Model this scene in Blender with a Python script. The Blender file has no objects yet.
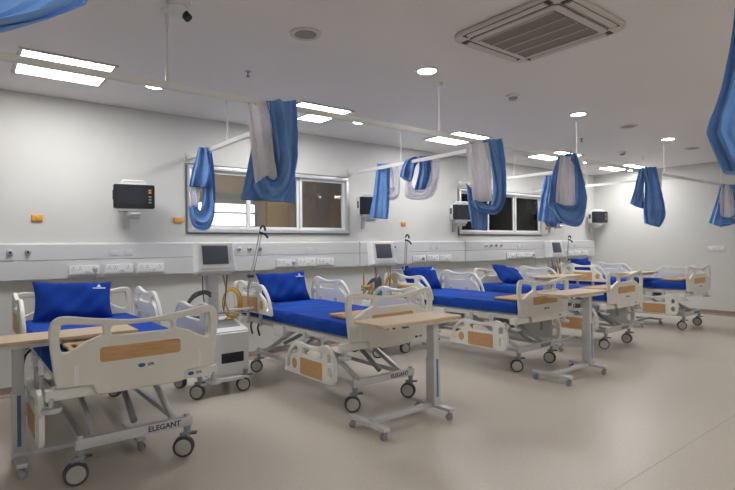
import bpy, bmesh, math, random
from mathutils import Vector, Matrix
PI = math.pi
S = bpy.context.scene
COL = S.collection
random.seed(7)

# ------------------------------------------------------------------ materials
def mat(name, col, rough=.5, metal=0., var=.0, scale=12., bump=0., bscale=60., emit=None, es=1., stretch=None, col2=None, spec=.5, trans=0., alpha=1.):
    m = bpy.data.materials.new(name); m.use_nodes = True
    nt = m.node_tree; b = nt.nodes['Principled BSDF']
    b.inputs['Base Color'].default_value = (*col, 1); b.inputs['Roughness'].default_value = rough
    b.inputs['Metallic'].default_value = metal; b.inputs['Specular IOR Level'].default_value = spec
    b.inputs['Transmission Weight'].default_value = trans
    b.inputs['Alpha'].default_value = alpha
    tc = nt.nodes.new('ShaderNodeTexCoord')
    mp = nt.nodes.new('ShaderNodeMapping'); nt.links.new(tc.outputs['Object'], mp.inputs['Vector'])
    if stretch: mp.inputs['Scale'].default_value = stretch
    if var or col2:
        n = nt.nodes.new('ShaderNodeTexNoise'); n.inputs['Scale'].default_value = scale; n.inputs['Detail'].default_value = 5
        nt.links.new(mp.outputs['Vector'], n.inputs['Vector'])
        r = nt.nodes.new('ShaderNodeValToRGB')
        c2 = col2 or tuple(max(0, c * (1 - var)) for c in col)
        c1 = col if col2 else tuple(min(1, c * (1 + var)) for c in col)
        r.color_ramp.elements[0].position = .35; r.color_ramp.elements[1].position = .65
        r.color_ramp.elements[0].color = (*c2, 1); r.color_ramp.elements[1].color = (*c1, 1)
        nt.links.new(n.outputs['Fac'], r.inputs['Fac']); nt.links.new(r.outputs['Color'], b.inputs['Base Color'])
    if bump:
        n2 = nt.nodes.new('ShaderNodeTexNoise'); n2.inputs['Scale'].default_value = bscale; n2.inputs['Detail'].default_value = 3
        nt.links.new(mp.outputs['Vector'], n2.inputs['Vector'])
        bp = nt.nodes.new('ShaderNodeBump'); bp.inputs['Strength'].default_value = bump; bp.inputs['Distance'].default_value = .01
        nt.links.new(n2.outputs['Fac'], bp.inputs['Height']); nt.links.new(bp.outputs['Normal'], b.inputs['Normal'])
    if emit:
        b.inputs['Emission Color'].default_value = (*emit, 1); b.inputs['Emission Strength'].default_value = es
    return m
M = {
 'wall': mat('wall_paint', (.62, .62, .605), .6, var=.02, scale=1.5, bump=.03, bscale=90),
 'ceil': mat('ceiling_paint', (.78, .755, .745), .55, var=.015, scale=.8),
 'floor': mat('vinyl_floor', (.56, .505, .44), .34, var=.035, scale=45, bump=.015, bscale=30),
 'seal': mat('grey_window_seal', (.20, .20, .20), .5, var=.05),
 'seam': mat('floor_weld', (.36, .32, .27), .4, var=.03),
 'base': mat('vinyl_coving', (.27, .21, .17), .4, var=.04),
 'panel': mat('trunking_enamel', (.60, .61, .63), .35, var=.01),
 'socket': mat('socket_plastic', (.78, .79, .82), .3, var=.01),
 'dark': mat('black_plastic', (.012, .012, .014), .4, var=.1),
 'grey': mat('grey_plastic', (.30, .31, .33), .45, var=.03),
 'dgrey': mat('dark_grey_metal', (.10, .10, .11), .4, .3, var=.05),
 'cream': mat('cream_moulded_plastic', (.73, .705, .64), .38, var=.02, scale=3),
 'rail': mat('rail_plastic', (.77, .765, .73), .35, var=.015, scale=3),
 'track': mat('track_enamel', (.80, .80, .78), .4, var=.01),
 'steel': mat('painted_steel', (.56, .56, .57), .35, .15, var=.02),
 'alu': mat('aluminium', (.62, .63, .65), .35, .5, var=.03),
 'chrome': mat('chrome', (.6, .6, .62), .2, .9, var=.03),
 'wood': mat('wood_laminate', (.62, .37, .175), .4, stretch=(2, 14, 14), scale=3, col2=(.52, .29, .125), bump=.02, bscale=30),
 'woodl': mat('pale_wood_laminate', (.64, .50, .345), .4, stretch=(2, 16, 16), scale=3, col2=(.56, .42, .28)),
 'woodt': mat('tray_wood_laminate', (.60, .37, .15), .4, stretch=(2, 14, 14), scale=3, col2=(.42, .24, .09)),
 'sheet': mat('royal_blue_sheet', (.012, .062, .36), .85, spec=.15, var=.12, scale=2.5, bump=.35, bscale=4.5),
 'pillow': mat('royal_blue_pillowcase', (.008, .042, .27), .9, spec=.12, var=.12, scale=3, bump=.5, bscale=6),
 'blue': mat('sky_blue_curtain', (.165, .33, .68), .8, var=.10, scale=6, bump=.25, bscale=14),
 'white': mat('white_plastic', (.74, .75, .76), .35, var=.01),
 'screen': mat('dark_screen_glass', (.03, .035, .045), .25, var=.1, scale=2, spec=.2),
 'screeng': mat('grey_screen_glass', (.085, .10, .125), .3, var=.1, scale=2, spec=.3),
 'print': mat('white_print', (.7, .74, .85), .6, var=.02),
 'logo': mat('blue_logo_print', (.02, .10, .33), .4, var=.05),
 'text': mat('dark_blue_print', (.03, .035, .10), .5, var=.05),
 'yellow': mat('yellow_hose', (.62, .40, .05), .45, var=.1),
 'brass': mat('brass_fitting', (.5, .36, .15), .35, .5, var=.1),
 'green': mat('green_knob', (.05, .22, .14), .45, var=.1),
 'orange': mat('orange_plastic', (.80, .36, .04), .4, var=.05),
 'tyre': mat('grey_tyre_rubber', (.06, .06, .065), .6, var=.1),
 'hub': mat('caster_hub_plastic', (.44, .42, .39), .45, var=.04),
 'strip': mat('blue_column_strip', (.09, .16, .32), .4, var=.05),
 'corr': mat('corridor_paint', (.46, .39, .33), .7, var=.12, scale=2),
 'grille': mat('grille_plastic', (.26, .23, .21), .5, var=.03),
 'acp': mat('ac_panel_plastic', (.60, .56, .53), .4, var=.015),
 'lamp': mat('lamp_diffuser', (.9, .9, .9), .5, var=.01, emit=(1, .985, .96), es=13.5),
 'dlamp': mat('downlight_diffuser', (.9, .9, .9), .5, var=.01, emit=(1, .985, .96), es=16.),
 'day': mat('daylit_frosted_glass', (.9, .9, .9), .5, var=.01, emit=(.95, .98, 1), es=3.4),
}
def glass():
    m = bpy.data.materials.new('window_glass'); m.use_nodes = True; nt = m.node_tree; nt.nodes.clear()
    o = nt.nodes.new('ShaderNodeOutputMaterial'); mx = nt.nodes.new('ShaderNodeMixShader')
    t = nt.nodes.new('ShaderNodeBsdfTransparent'); g = nt.nodes.new('ShaderNodeBsdfGlossy'); f = nt.nodes.new('ShaderNodeFresnel')
    n = nt.nodes.new('ShaderNodeTexNoise'); n.inputs['Scale'].default_value = .6
    t.inputs['Color'].default_value = (.8, .8, .78, 1); g.inputs['Roughness'].default_value = .03; f.inputs['IOR'].default_value = 1.45
    nt.links.new(f.outputs[0], mx.inputs[0]); nt.links.new(t.outputs[0], mx.inputs[1]); nt.links.new(g.outputs[0], mx.inputs[2]); nt.links.new(mx.outputs[0], o.inputs[0])
    return m
M['glass'] = glass()
def netmat():
    m = bpy.data.materials.new('white_curtain_net'); m.use_nodes = True; nt = m.node_tree; nt.nodes.clear()
    o = nt.nodes.new('ShaderNodeOutputMaterial'); mx = nt.nodes.new('ShaderNodeMixShader'); m2 = nt.nodes.new('ShaderNodeMixShader')
    t = nt.nodes.new('ShaderNodeBsdfTransparent'); d = nt.nodes.new('ShaderNodeBsdfDiffuse'); tr = nt.nodes.new('ShaderNodeBsdfTranslucent')
    d.inputs['Color'].default_value = (.93, .91, .94, 1); tr.inputs['Color'].default_value = (.9, .88, .91, 1)
    tc = nt.nodes.new('ShaderNodeTexCoord'); v = nt.nodes.new('ShaderNodeTexVoronoi'); v.inputs['Scale'].default_value = 160
    r = nt.nodes.new('ShaderNodeValToRGB'); r.color_ramp.elements[0].position = .2; r.color_ramp.elements[1].position = .45
    r.color_ramp.elements[0].color = (.7, .7, .7, 1); r.color_ramp.elements[1].color = (.96, .96, .96, 1)
    nt.links.new(tc.outputs['Object'], v.inputs['Vector']); nt.links.new(v.outputs['Distance'], r.inputs['Fac'])
    m2.inputs[0].default_value = .4; nt.links.new(d.outputs[0], m2.inputs[1]); nt.links.new(tr.outputs[0], m2.inputs[2])
    nt.links.new(r.outputs['Color'], mx.inputs[0]); nt.links.new(t.outputs[0], mx.inputs[1]); nt.links.new(m2.outputs[0], mx.inputs[2]); nt.links.new(mx.outputs[0], o.inputs[0])
    return m
M['net'] = netmat()

# ------------------------------------------------------------------ mesh helpers
class MB:
    def __init__(s): s.bm = bmesh.new()
    def _merge(s, tmp, mtx=None, smooth=False):
        if mtx is not None: bmesh.ops.transform(tmp, matrix=mtx, verts=tmp.verts)
        for f in tmp.faces: f.smooth = smooth
        me = bpy.data.meshes.new('tmp'); tmp.to_mesh(me); tmp.free(); s.bm.from_mesh(me); bpy.data.meshes.remove(me); return s
    def box(s, x0, x1, y0, y1, z0, z1, bev=.0, mtx=None, seg=2):
        t = bmesh.new(); bmesh.ops.create_cube(t, size=1)
        bmesh.ops.transform(t, matrix=Matrix.Translation(((x0+x1)/2, (y0+y1)/2, (z0+z1)/2)) @ Matrix.Diagonal((x1-x0, y1-y0, z1-z0, 1)), verts=t.verts)
        if bev: bmesh.ops.bevel(t, geom=list(t.edges), offset=bev, segments=seg, affect='EDGES', profile=.6)
        return s._merge(t, mtx, bool(bev))
    def cyl(s, p0, p1, r0, r1=None, n=20, smooth=True, bev=0):
        r1 = r0 if r1 is None else r1; p0 = Vector(p0); p1 = Vector(p1); d = p1 - p0
        t = bmesh.new(); bmesh.ops.create_cone(t, cap_ends=True, segments=n, radius1=r0, radius2=r1, depth=d.length)
        q = Vector((0, 0, 1)).rotation_difference(d.normalized()).to_matrix().to_4x4()
        bmesh.ops.transform(t, matrix=Matrix.Translation((p0+p1)/2) @ q, verts=t.verts)
        if bev: bmesh.ops.bevel(t, geom=[e for e in t.edges if any(len(f.verts) > 4 for f in e.link_faces)], offset=bev, segments=2, affect='EDGES')
        s._merge(t, None, smooth)
        return s
    def tube(s, pts, r, n=10, closed=False, sm=True, sub=6):
        pts = [Vector(p) for p in pts]
        if sm: pts = smooth3(pts, closed, sub)
        N = len(pts); rings = []; bm = s.bm; up = None
        for i, p in enumerate(pts):
            a = pts[(i-1) % N] if closed or i > 0 else p; b = pts[(i+1) % N] if closed or i < N-1 else p
            t = (b - a).normalized()
            if up is None:
                up = t.orthogonal().normalized()
            up = (up - t * up.dot(t)).normalized(); sd = t.cross(up)
            rings.append([bm.verts.new(p + (up*math.cos(2*PI*k/n) + sd*math.sin(2*PI*k/n)) * r) for k in range(n)])
        for i in range(N if closed else N-1):
            A = rings[i]; B = rings[(i+1) % N]
            for k in range(n):
                f = bm.faces.new((A[k], A[(k+1) % n], B[(k+1) % n], B[k])); f.smooth = True
        if not closed: bm.faces.new(rings[0][::-1]); bm.faces.new(rings[-1])
        return s
    def lathe(s, prof, c=(0, 0, 0), n=32, axis='z'):
        bm = s.bm; rings = []; c = Vector(c)
        for r, z in prof:
            ring = []
            for k in range(n):
                a = 2*PI*k/n; v = Vector((r*math.cos(a), r*math.sin(a), z))
                if axis == 'x': v = Vector((v.z, v.x, v.y))
                if axis == 'y': v = Vector((v.x, -v.z, v.y))
                ring.append(bm.verts.new(c + v))
            rings.append(ring)
        for A, B in zip(rings, rings[1:]):
            for k in range(n):
                f = bm.faces.new((A[k], A[(k+1) % n], B[(k+1) % n], B[k])); f.smooth = True
        bm.faces.new(rings[0][::-1]); bm.faces.new(rings[-1]); return s
    def prism(s, poly, x0, x1, axis='x', bev=0):
        t = bmesh.new()
        def P(a, b, c): return {'x': (c, a, b), 'y': (a, c, b), 'z': (a, b, c)}[axis]
        A = [t.verts.new(P(a, b, x0)) for a, b in poly]; B = [t.verts.new(P(a, b, x1)) for a, b in poly]
        t.faces.new(A); t.faces.new(B[::-1])
        for i in range(len(A)): t.faces.new((A[i], B[i], B[(i+1) % len(A)], A[(i+1) % len(A)]))
        bmesh.ops.recalc_face_normals(t, faces=t.faces)
        if bev: bmesh.ops.bevel(t, geom=list(t.edges), offset=bev, segments=2, affect='EDGES')
        return s._merge(t, None, bool(bev))
    def quad(s, a, b, c, d):
        s.bm.faces.new([s.bm.verts.new(v) for v in (a, b, c, d)]); return s
    def mesh(s, name):
        me = bpy.data.meshes.new(name); bmesh.ops.recalc_face_normals(s.bm, faces=s.bm.faces); s.bm.to_mesh(me); s.bm.free()
        try: me.set_sharp_from_angle(angle=math.radians(40))
        except Exception: pass
        return me
def smooth3(P, closed=False, sub=6):
    P = [Vector(p) for p in P]; n = len(P); out = []
    for i in range(n if closed else n-1):
        g = lambda j: P[j % n] if closed else P[max(0, min(n-1, j))]
        p0, p1, p2, p3 = g(i-1), g(i), g(i+1), g(i+2)
        for k in range(sub):
            t = k/sub
            out.append(.5*((2*p1) + (p2-p0)*t + (2*p0-5*p1+4*p2-p3)*t*t + (3*p1-p0-3*p2+p3)*t**3))
    if not closed: out.append(P[-1])
    return out
def sm2(pts, sub=5): return [(v.x, v.y) for v in smooth3([(a, b, 0) for a, b in pts], True, sub)]
def rrect(x0, x1, y0, y1, r, n=5):
    out = []
    for cx, cy, a in ((x1-r, y1-r, 0), (x0+r, y1-r, 90), (x0+r, y0+r, 180), (x1-r, y0+r, 270)):
        for k in range(n+1):
            t = math.radians(a + 90*k/n); out.append((cx+r*math.cos(t), cy+r*math.sin(t)))
    return out
def plate(name, outer, holes, thick, bev=.006, mtx=None):
    """moulded board: outline with openings, rounded edges; (u,v) -> x,z ; thickness along y"""
    cu = bpy.data.curves.new(name, 'CURVE'); cu.dimensions = '2D'; cu.fill_mode = 'BOTH'
    cu.extrude = thick/2 - bev; cu.bevel_depth = bev; cu.bevel_resolution = 2; cu.offset = -bev
    for ring in [outer] + list(holes):
        sp = cu.splines.new('POLY'); sp.points.add(len(ring)-1)
        for q, (a, b) in zip(sp.points, ring): q.co = (a, b, 0, 1)
        sp.use_cyclic_u = True
    o = bpy.data.objects.new(name, cu); COL.objects.link(o)
    dg = bpy.context.evaluated_depsgraph_get(); me = bpy.data.meshes.new_from_object(o.evaluated_get(dg))
    bpy.data.objects.remove(o); bpy.data.curves.remove(cu)
    me.transform(Matrix.Rotation(PI/2, 4, 'X'))
    if mtx is not None: me.transform(mtx)
    for p in me.polygons: p.use_smooth = True
    try: me.set_sharp_from_angle(angle=math.radians(40))
    except Exception: pass
    me.name = name; return me
def textmesh(name, body, size, mtx, ext=.0008, bold=False):
    cu = bpy.data.curves.new(name, 'FONT'); cu.body = body; cu.size = size; cu.extrude = ext
    if bold: cu.offset = size*.02
    cu.align_x = 'CENTER'; cu.align_y = 'CENTER'
    o = bpy.data.objects.new(name, cu); COL.objects.link(o)
    dg = bpy.context.evaluated_depsgraph_get(); me = bpy.data.meshes.new_from_object(o.evaluated_get(dg))
    bpy.data.objects.remove(o); bpy.data.curves.remove(cu); me.transform(Matrix.Rotation(PI/2, 4, 'X')); me.transform(mtx); me.name = name; return me
CACHE = {}
def obj(name, mesh, m, parent=None, loc=None, rot=None, scale=None, label=None):
    if isinstance(mesh, MB): mesh = mesh.mesh(name)
    if not mesh.materials: mesh.materials.append(M[m])
    o = bpy.data.objects.new(name, mesh); COL.objects.link(o)
    if parent is not None: o.parent = parent
    if loc is not None: o.location = loc
    if rot is not None: o.rotation_euler = rot
    if scale is not None: o.scale = scale
    if label: o['label'] = label
    return o
def cached(key, fn):
    if key not in CACHE: CACHE[key] = fn()
    return CACHE[key]
def cm(key, mb_fn, m):
    """cached mesh with material"""
    def f():
        r = mb_fn(); r = r.mesh(key) if isinstance(r, MB) else r
        if not r.materials: r.materials.append(M[m])
        return r
    return cached(key, f)
def tag(o, label, cat, group=None):
    o['label'] = label; o['category'] = cat
    if group: o['group'] = group
    return o
def thing(name, label, cat, loc=(0, 0, 0), rz=0, group=None):
    o = bpy.data.objects.new(name, None); COL.objects.link(o); o.empty_display_size = .1
    o.location = loc; o.rotation_euler = (0, 0, rz); return tag(o, label, cat, group)
def struct(name, mesh, m, parent=None):
    o = obj(name, mesh, m, parent)
    if parent is None: o['kind'] = 'structure'
    return o
T = Matrix.Translation
def RX(a): return Matrix.Rotation(a, 4, 'X')
def RY(a): return Matrix.Rotation(a, 4, 'Y')
def RZ(a): return Matrix.Rotation(a, 4, 'Z')

# ------------------------------------------------------------------ the room
XL, XR, YB, YF, H = -2.6, 11.75, 6.2, -2.6, 3.02
WT = .14
RM = MB().box(XL-.2, XR+.2, YF-.2, YB+.2, -.1, 0); struct('floor', RM, 'floor')
struct('ceiling', MB().box(XL-.2, XR+.2, YF-.2, YB+WT, H, H+.12), 'ceil')
W1 = (2.18, 4.56, 1.63, 2.44); W2 = (7.0, 9.55, 1.63, 2.44)
w = MB()
for a, b in ((XL-.2, W1[0]), (W1[1], W2[0]), (W2[1], XR+.2)): w.box(a, b, YB, YB+WT, 0, H)
for q in (W1, W2): w.box(q[0], q[1], YB, YB+WT, 0, q[2]); w.box(q[0], q[1], YB, YB+WT, q[3], H)
struct('wall_back', w, 'wall')
struct('wall_right', MB().box(XR, XR+.2, YF-.2, YB, 0, H), 'wall')
struct('wall_left', MB().box(XL-.2, XL, YF-.2, YB, 0, H), 'wall')
struct('wall_front', MB().box(XL, XR, YF-.2, YF, 0, H), 'wall')
cove = [(0, 0), (-.05, 0), (-.03, .012), (-.012, .03), (-.008, .09), (0, .095)]
struct('baseboard_back', MB().prism([(YB+a, b) for a, b in cove], XL, XR, 'x'), 'base')
struct('baseboard_right', MB().prism([(XR+a, b) for a, b in cove], YF, YB-.01, 'y'), 'base')

struct('trim_1', MB().box(XL, XR, 1.488, 1.492, -.001, .0006), 'seam')
def window(n, q):
    x0, x1, z0, z1 = q; f = MB(); t = .045; y0, y1 = YB-.035, YB+.10
    f.box(x0, x1, y0, y1, z0, z0+t, .004).box(x0, x1, y0, y1, z1-t, z1, .004)
    f.box(x0, x0+t, y0, y1, z0+t, z1-t, .004).box(x1-t, x1, y0, y1, z0+t, z1-t, .004)
    root = struct('window_%d' % n, f, 'alu')
    r = MB().box(x0-.02, x1+.02, YB-.012, YB-.001, z1, z1+.022).box(x0-.02, x1+.02, YB-.012, YB-.001, z0-.02, z0)
    r.box(x0-.02, x0, YB-.012, YB-.001, z0, z1).box(x1, x1+.02, YB-.012, YB-.001, z0, z1)
    obj('outer_seal', r, 'seal', root)
    wd = (x1-x0-2*t)/3
    for k in range(3):
        a = x0+t+k*wd; b = a+wd; yy = YB+.01+.03*(k % 2); s = MB(); c = .035
        s.box(a, b, yy, yy+.025, z0+t, z0+t+c).box(a, b, yy, yy+.025, z1-t-c, z1-t).box(a, a+c, yy, yy+.025, z0+t+c, z1-t-c).box(b-c, b, yy, yy+.025, z0+t+c, z1-t-c)
        so = obj('sash', s, 'white', root)
        obj('pane', MB().box(a+c, b-c, yy+.01, yy+.015, z0+t+c, z1-t-c), 'glass', so)
window(1, W1); window(2, W2)
# corridor seen through the windows
c = MB(); cy0, cy1 = YB+WT, 8.0
c.box(1, 12.5, cy1, cy1+.1, 0, H); c.box(1, 12.5, cy0, cy1, -.1, 0); c.box(1, 12.5, cy0, cy1+.1, H, H+.1)
c.box(.9, 1, cy0, cy1+.1, 0, H); c.box(12.5, 12.6, cy0, cy1+.1, 0, H)
struct('wall_corridor', c, 'corr')
ow = struct('window_3', MB().box(2.85, 3.95, 7.93, 8.0, 1.60, 2.32), 'grey')
for z0, z1 in ((1.66, 1.76), (1.80, 1.98), (2.02, 2.14)):
    obj('louvre_pane', MB().box(2.9, 3.9, 7.915, 7.935, z0, z1), 'day', ow)
dw = struct('door_1', MB().box(4.15, 4.55, 7.94, 8.0, 0, 2.3, .005), 'woodl')
for lx, lb in ((3.6, 'slim unseen lamp added to light the corridor beyond the first window'), (8.6, 'slim unseen lamp added to light the corridor beyond the second window')):
    lt = thing('corridor_fill_lamp', lb, 'lamp', (lx, 6.75, H))  # out of sight above the panes, added to brighten the corridor
    obj('diffuser', MB().box(-.6, .6, -.06, .06, -.04, -.005, .005), 'dlamp', lt)

# ------------------------------------------------------------------ bedhead trunking, in five lengths
PZ0, PZ1, PD = 1.138, 1.512, .075
PY = YB-PD
def socket_plate(gx, parent, cabled=False):
    s = obj('socket_plate', cm('socket_plate', lambda: MB().box(-.143, .143, -.03, 0, -.048, .048, .005).box(-.15, .15, -.022, 0, -.055, -.046, .002), 'socket'), None, parent, (gx, PY-.001, 1.228))
    for dx in (-.10, -.04, .09):
        obj('socket_outlet', cm('socket_outlet', lambda: MB().cyl((0, -.001, .018), (0, .003, .018), .0055, n=8).cyl((-.012, -.001, -.004), (-.012, .003, -.004), .0045, n=8).cyl((.012, -.001, -.004), (.012, .003, -.004), .0045, n=8), 'dark'), None, s, (dx, -.031, .005))
    obj('rocker_switch', cm('rocker', lambda: MB().box(-.02, .02, -.005, .002, -.012, .012, .002), 'panel'), None, s, (.03, -.031, -.022))
    return s
def gas_outlet(gx, parent, kind):
    g = obj('gas_outlet', cm('gas_outlet', lambda: MB().lathe([(.030, 0), (.030, .012), (.026, .018), (.018, .020), (.018, .03), (.004, .03)], axis='y', n=24), 'alu'), None, parent, (gx, PY, 1.418))
    obj('outlet_socket', cm('outlet_core', lambda: MB().lathe([(.012, 0), (.012, .01), (.004, .01)], axis='y', n=16), 'dark'), None, g, (0, -.026, 0))
    obj('gas_ring', cm('gas_ring'+kind, lambda: MB().lathe([(.024, 0), (.024, .004), (.02, .004)], axis='y', n=24), kind), None, g, (0, -.018, 0))
trunk = [(XL+.01, 2.33, (1.06, 1.40, 1.73), (.42, .565), 1.45, 'long grey service panel on the wall above the nearest bed at the left'),
         (2.34, 4.72, (3.46, 3.78, 4.09), (2.80, 2.945, 3.09), 3.93, 'grey service panel under the first window, above the second bed'),
         (4.73, 7.08, (5.93, 6.25, 6.55), (5.40,), 6.35, 'grey service panel on the blank wall between the two windows'),
         (7.09, 9.47, (8.40, 8.70, 9.0), (7.66, 7.80, 7.95, 8.10), 8.75, 'grey service panel under the second window, above the fourth bed'),
         (9.48, 11.55, (10.5, 10.8, 11.1), (9.9, 10.05), 10.7, 'short grey service panel at the far corner above the last bed')]
for i, (a, b, sx, gx, swx, lab) in enumerate(trunk):
    t = tag(obj('service_panel', MB().prism([(YB-.001, PZ0), (PY, PZ0+.006), (PY, 1.325), (PY+.008, 1.329), (PY+.008, 1.336), (PY, 1.34), (PY, PZ1-.02), (PY+.02, PZ1), (YB-.001, PZ1)], a, b, 'x'), 'panel'), lab, 'service panel', 'bedhead service panels')
    for x in sx: socket_plate(x, t)
    for k, x in enumerate(gx): gas_outlet(x, t, ('white', 'brass', 'dgrey', 'brass')[k % 4])
    for dx in (-.1, .05):
        obj('data_plate', cm('data_plate', lambda: MB().box(-.045, .045, -.006, 0, -.03, .03, .003).box(-.03, .03, -.008, -.005, -.024, -.018), 'panel'), None, t, (swx+dx, PY, 1.40))
def plug(x, z1, lab, dx):
    p = thing('power_plug', lab, 'plug', (x, PY-.031, 1.22))
    obj('plug_body', MB().box(-.018, .018, -.035, 0, -.02, .02, .006), 'grey', p)
    obj('power_cord', MB().tube([(0, -.03, -.01), (0, -.05, -.06), (dx*.5, -.05, -.14), (dx, -.03, z1-1.22)], .004, 8), 'grey', p)
plug(1.16, .82, 'grey plug with cable in the left socket above the nearest bed', -.05)
plug(3.57, .95, 'grey plug with cable in the socket above the second bed', -.03)
plug(6.0, .98, 'grey plug in the socket above the third bed', -.02)
plug(9.1, 1.0, 'grey plug in the rightmost socket under the second window', .02)

for x, z, lab in ((.655, 1.765, 'orange call button on the wall left of the first monitor'), (2.07, 1.775, 'orange call button at the left edge of the first window'),
                  (5.67, 1.788, 'round orange call button between the second and third monitors'), (7.02, 1.77, 'orange call button just under the third monitor'), (9.75, 1.77, 'orange call button right of the second window')):
    b = thing('call_button', lab, 'button', (x, YB-.001, z), 0, 'orange call buttons')
    obj('button_base', cm('call_base', lambda: MB().box(-.05, .05, -.022, 0, -.032, .032, .009, seg=3), 'orange'), None, b)
    obj('button_cap', cm('call_cap', lambda: MB().lathe([(.018, 0), (.018, .006), (.012, .009), (.002, .009)], axis='y', n=20), 'yellow'), None, b, (0, -.022, 0))
sw = thing('wall_switch_plate', 'white four-gang switch plate low on the right end wall', 'switch', (XR-.001, 3.72, 1.31), -PI/2)
obj('back_plate', MB().box(-.15, .15, -.018, 0, -.05, .05, .006), 'socket', sw)
for dx in (-.1, -.035, .035, .1): obj('rocker_switch', cm('rocker2', lambda: MB().box(-.022, .022, -.006, .002, -.03, .03, .003), 'white'), None, sw, (dx, -.019, 0))

# ------------------------------------------------------------------ patient monitors on wall arms
def monitor(x, z, lab, yaw=0, off=.3):
    r = thing('patient_monitor', lab, 'monitor', (x, YB-off, z), yaw, 'wall monitors')
    def body():
        m = MB(); m.box(-.20, .20, .012, .15, -.125, .125, .02).prism([(-.17, .11), (.17, .11), (.145, .15), (-.145, .15)], .02, .12, 'y', .006)
        m.tube([(-.12, .07, .14), (-.11, .07, .168), (-.09, .07, .175), (.09, .07, .175), (.11, .07, .168), (.12, .07, .14)], .014, 8, sm=False); return m
    obj('housing', cm('mon_body', body, 'white'), None, r)
    bz = obj('bezel', cm('mon_bezel', lambda: plate('b', rrect(-.203, .203, -.128, .128, .02), [], .02, .004), 'dark'), None, r)
    obj('screen', cm('mon_screen', lambda: MB().box(-.155, .115, -.012, -.009, -.088, .10), 'screen'), None, r)
    for k, (c, zz) in enumerate((('orange', .07), ('orange', .045), ('grey', .0), ('grey', -.03), ('grey', -.06))):
        obj('key', cm('mon_key'+c, lambda: MB().box(-.014, .014, -.014, -.008, -.008, .008, .002), c), None, r, (.155, 0, zz))
    obj('side_slot', cm('mon_slot', lambda: MB().box(-.205, -.198, .05, .11, -.03, .07, .003), 'dark'), None, r)
    obj('side_slot', CACHE['mon_slot'], None, r, (.403, 0, 0))
    obj('bracket', cm('mon_brk', lambda: MB().box(-.15, .15, .0, .14, -.155, -.127, .005).box(-.07, .07, .02, .12, -.2, -.155, .006).cyl((-.04, .0, -.185), (.05, .0, -.185), .018, n=12), 'alu'), None, r)
    obj('wall_arm', cm('mon_arm%.2f' % off, lambda: MB().cyl((0, .08, -.19), (-.05, off-.03, -.19), .02, n=12).box(-.08, -.02, off-.03, off-.001, -.33, .0, .005).box(-.08, .06, .05, .11, -.235, -.2, .005), 'steel'), None, r)
monitor(1.51, 2.00, 'black-framed patient monitor with orange keys above the nearest bed', -.16)
monitor(4.80, 2.03, 'patient monitor half hidden by a blue curtain, right of first window', -.3)
monitor(6.80, 2.0, 'patient monitor left of the second window beside a hanging net curtain', -.38)
monitor(9.80, 1.99, 'patient monitor hidden behind the curtain at the right of the second window', -.3)
monitor(11.44, 2.03, 'farthest patient monitor, by the room corner on blank wall', -.42, .28)

# ------------------------------------------------------------------ ceiling fixtures
names = ['nearest the camera, at the left', 'above the second bed', 'above the third bed', 'above the fourth bed', 'farthest away by the end wall', 'added out of view behind the viewer for front fill']
for i, (x, yl) in enumerate(((.76, 5.17), (3.30, 5.17), (5.83, 5.17), (8.42, 5.17), (10.92, 5.17), (-1.0, -1.2), (1.6, -1.2), (4.2, -1.2), (6.8, -1.2), (9.4, -1.2))):  # the row at negative y is unseen, added to light the fronts of things
    l = thing('ceiling_panel_light', 'square white recessed ceiling light ' + names[min(i, 5)], 'ceiling light', (x, yl, H), 0, 'square ceiling lights' if i < 5 else 'added fill lights behind the viewer')
    obj('frame', cm('lp_frame', lambda: MB().box(-.36, .36, -.36, -.33, -.012, -.001).box(-.36, .36, .33, .36, -.012, -.001).box(-.36, -.33, -.33, .33, -.012, -.001).box(.33, .36, -.33, .33, -.012, -.001), 'acp'), None, l)
    obj('diffuser', cm('lp_diff', lambda: MB().box(-.33, .33, -.33, .33, -.008, -.002), 'lamp'), None, l)
dn = {(0, 0): 'at the left over the curtain rail', (0, 1): 'near the first hanging rod', (0, 2): 'in the middle of the ceiling', (0, 3): 'over the far end of the rail'}
DL = [(3.34, 3.31, 'brightest round downlight, on the ceiling between air conditioner and curtain rail'), (5.94, 3.33, 'second round downlight along the row, right of the air conditioner'), (8.50, 3.32, 'third round downlight in the row, farther off'),
      (1.53, 5.20, 'small round downlight seen just under the rail at the left'), (4.03, 5.20, 'small round downlight near the wall above the second bed'), (6.53, 5.20, 'small round downlight near the wall above the third bed'), (9.60, 5.20, 'small round downlight near the wall above the fourth bed'), (11.5, 5.23, 'last small downlight near the far corner')]
for x, y, lab in DL:
    l = thing('downlight', lab, 'ceiling light', (x, y, H), 0, 'round downlights')
    obj('trim_ring', cm('dl_ring', lambda: MB().lathe([(.082, -.001), (.105, -.001), (.104, -.008), (.088, -.014), (.082, -.010)], n=32), 'white'), None, l)
    obj('diffuser', cm('dl_disc', lambda: MB().lathe([(.081, -.001), (.081, -.010), (.06, -.013), (.002, -.014)], n=32), 'dlamp'), None, l)
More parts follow.
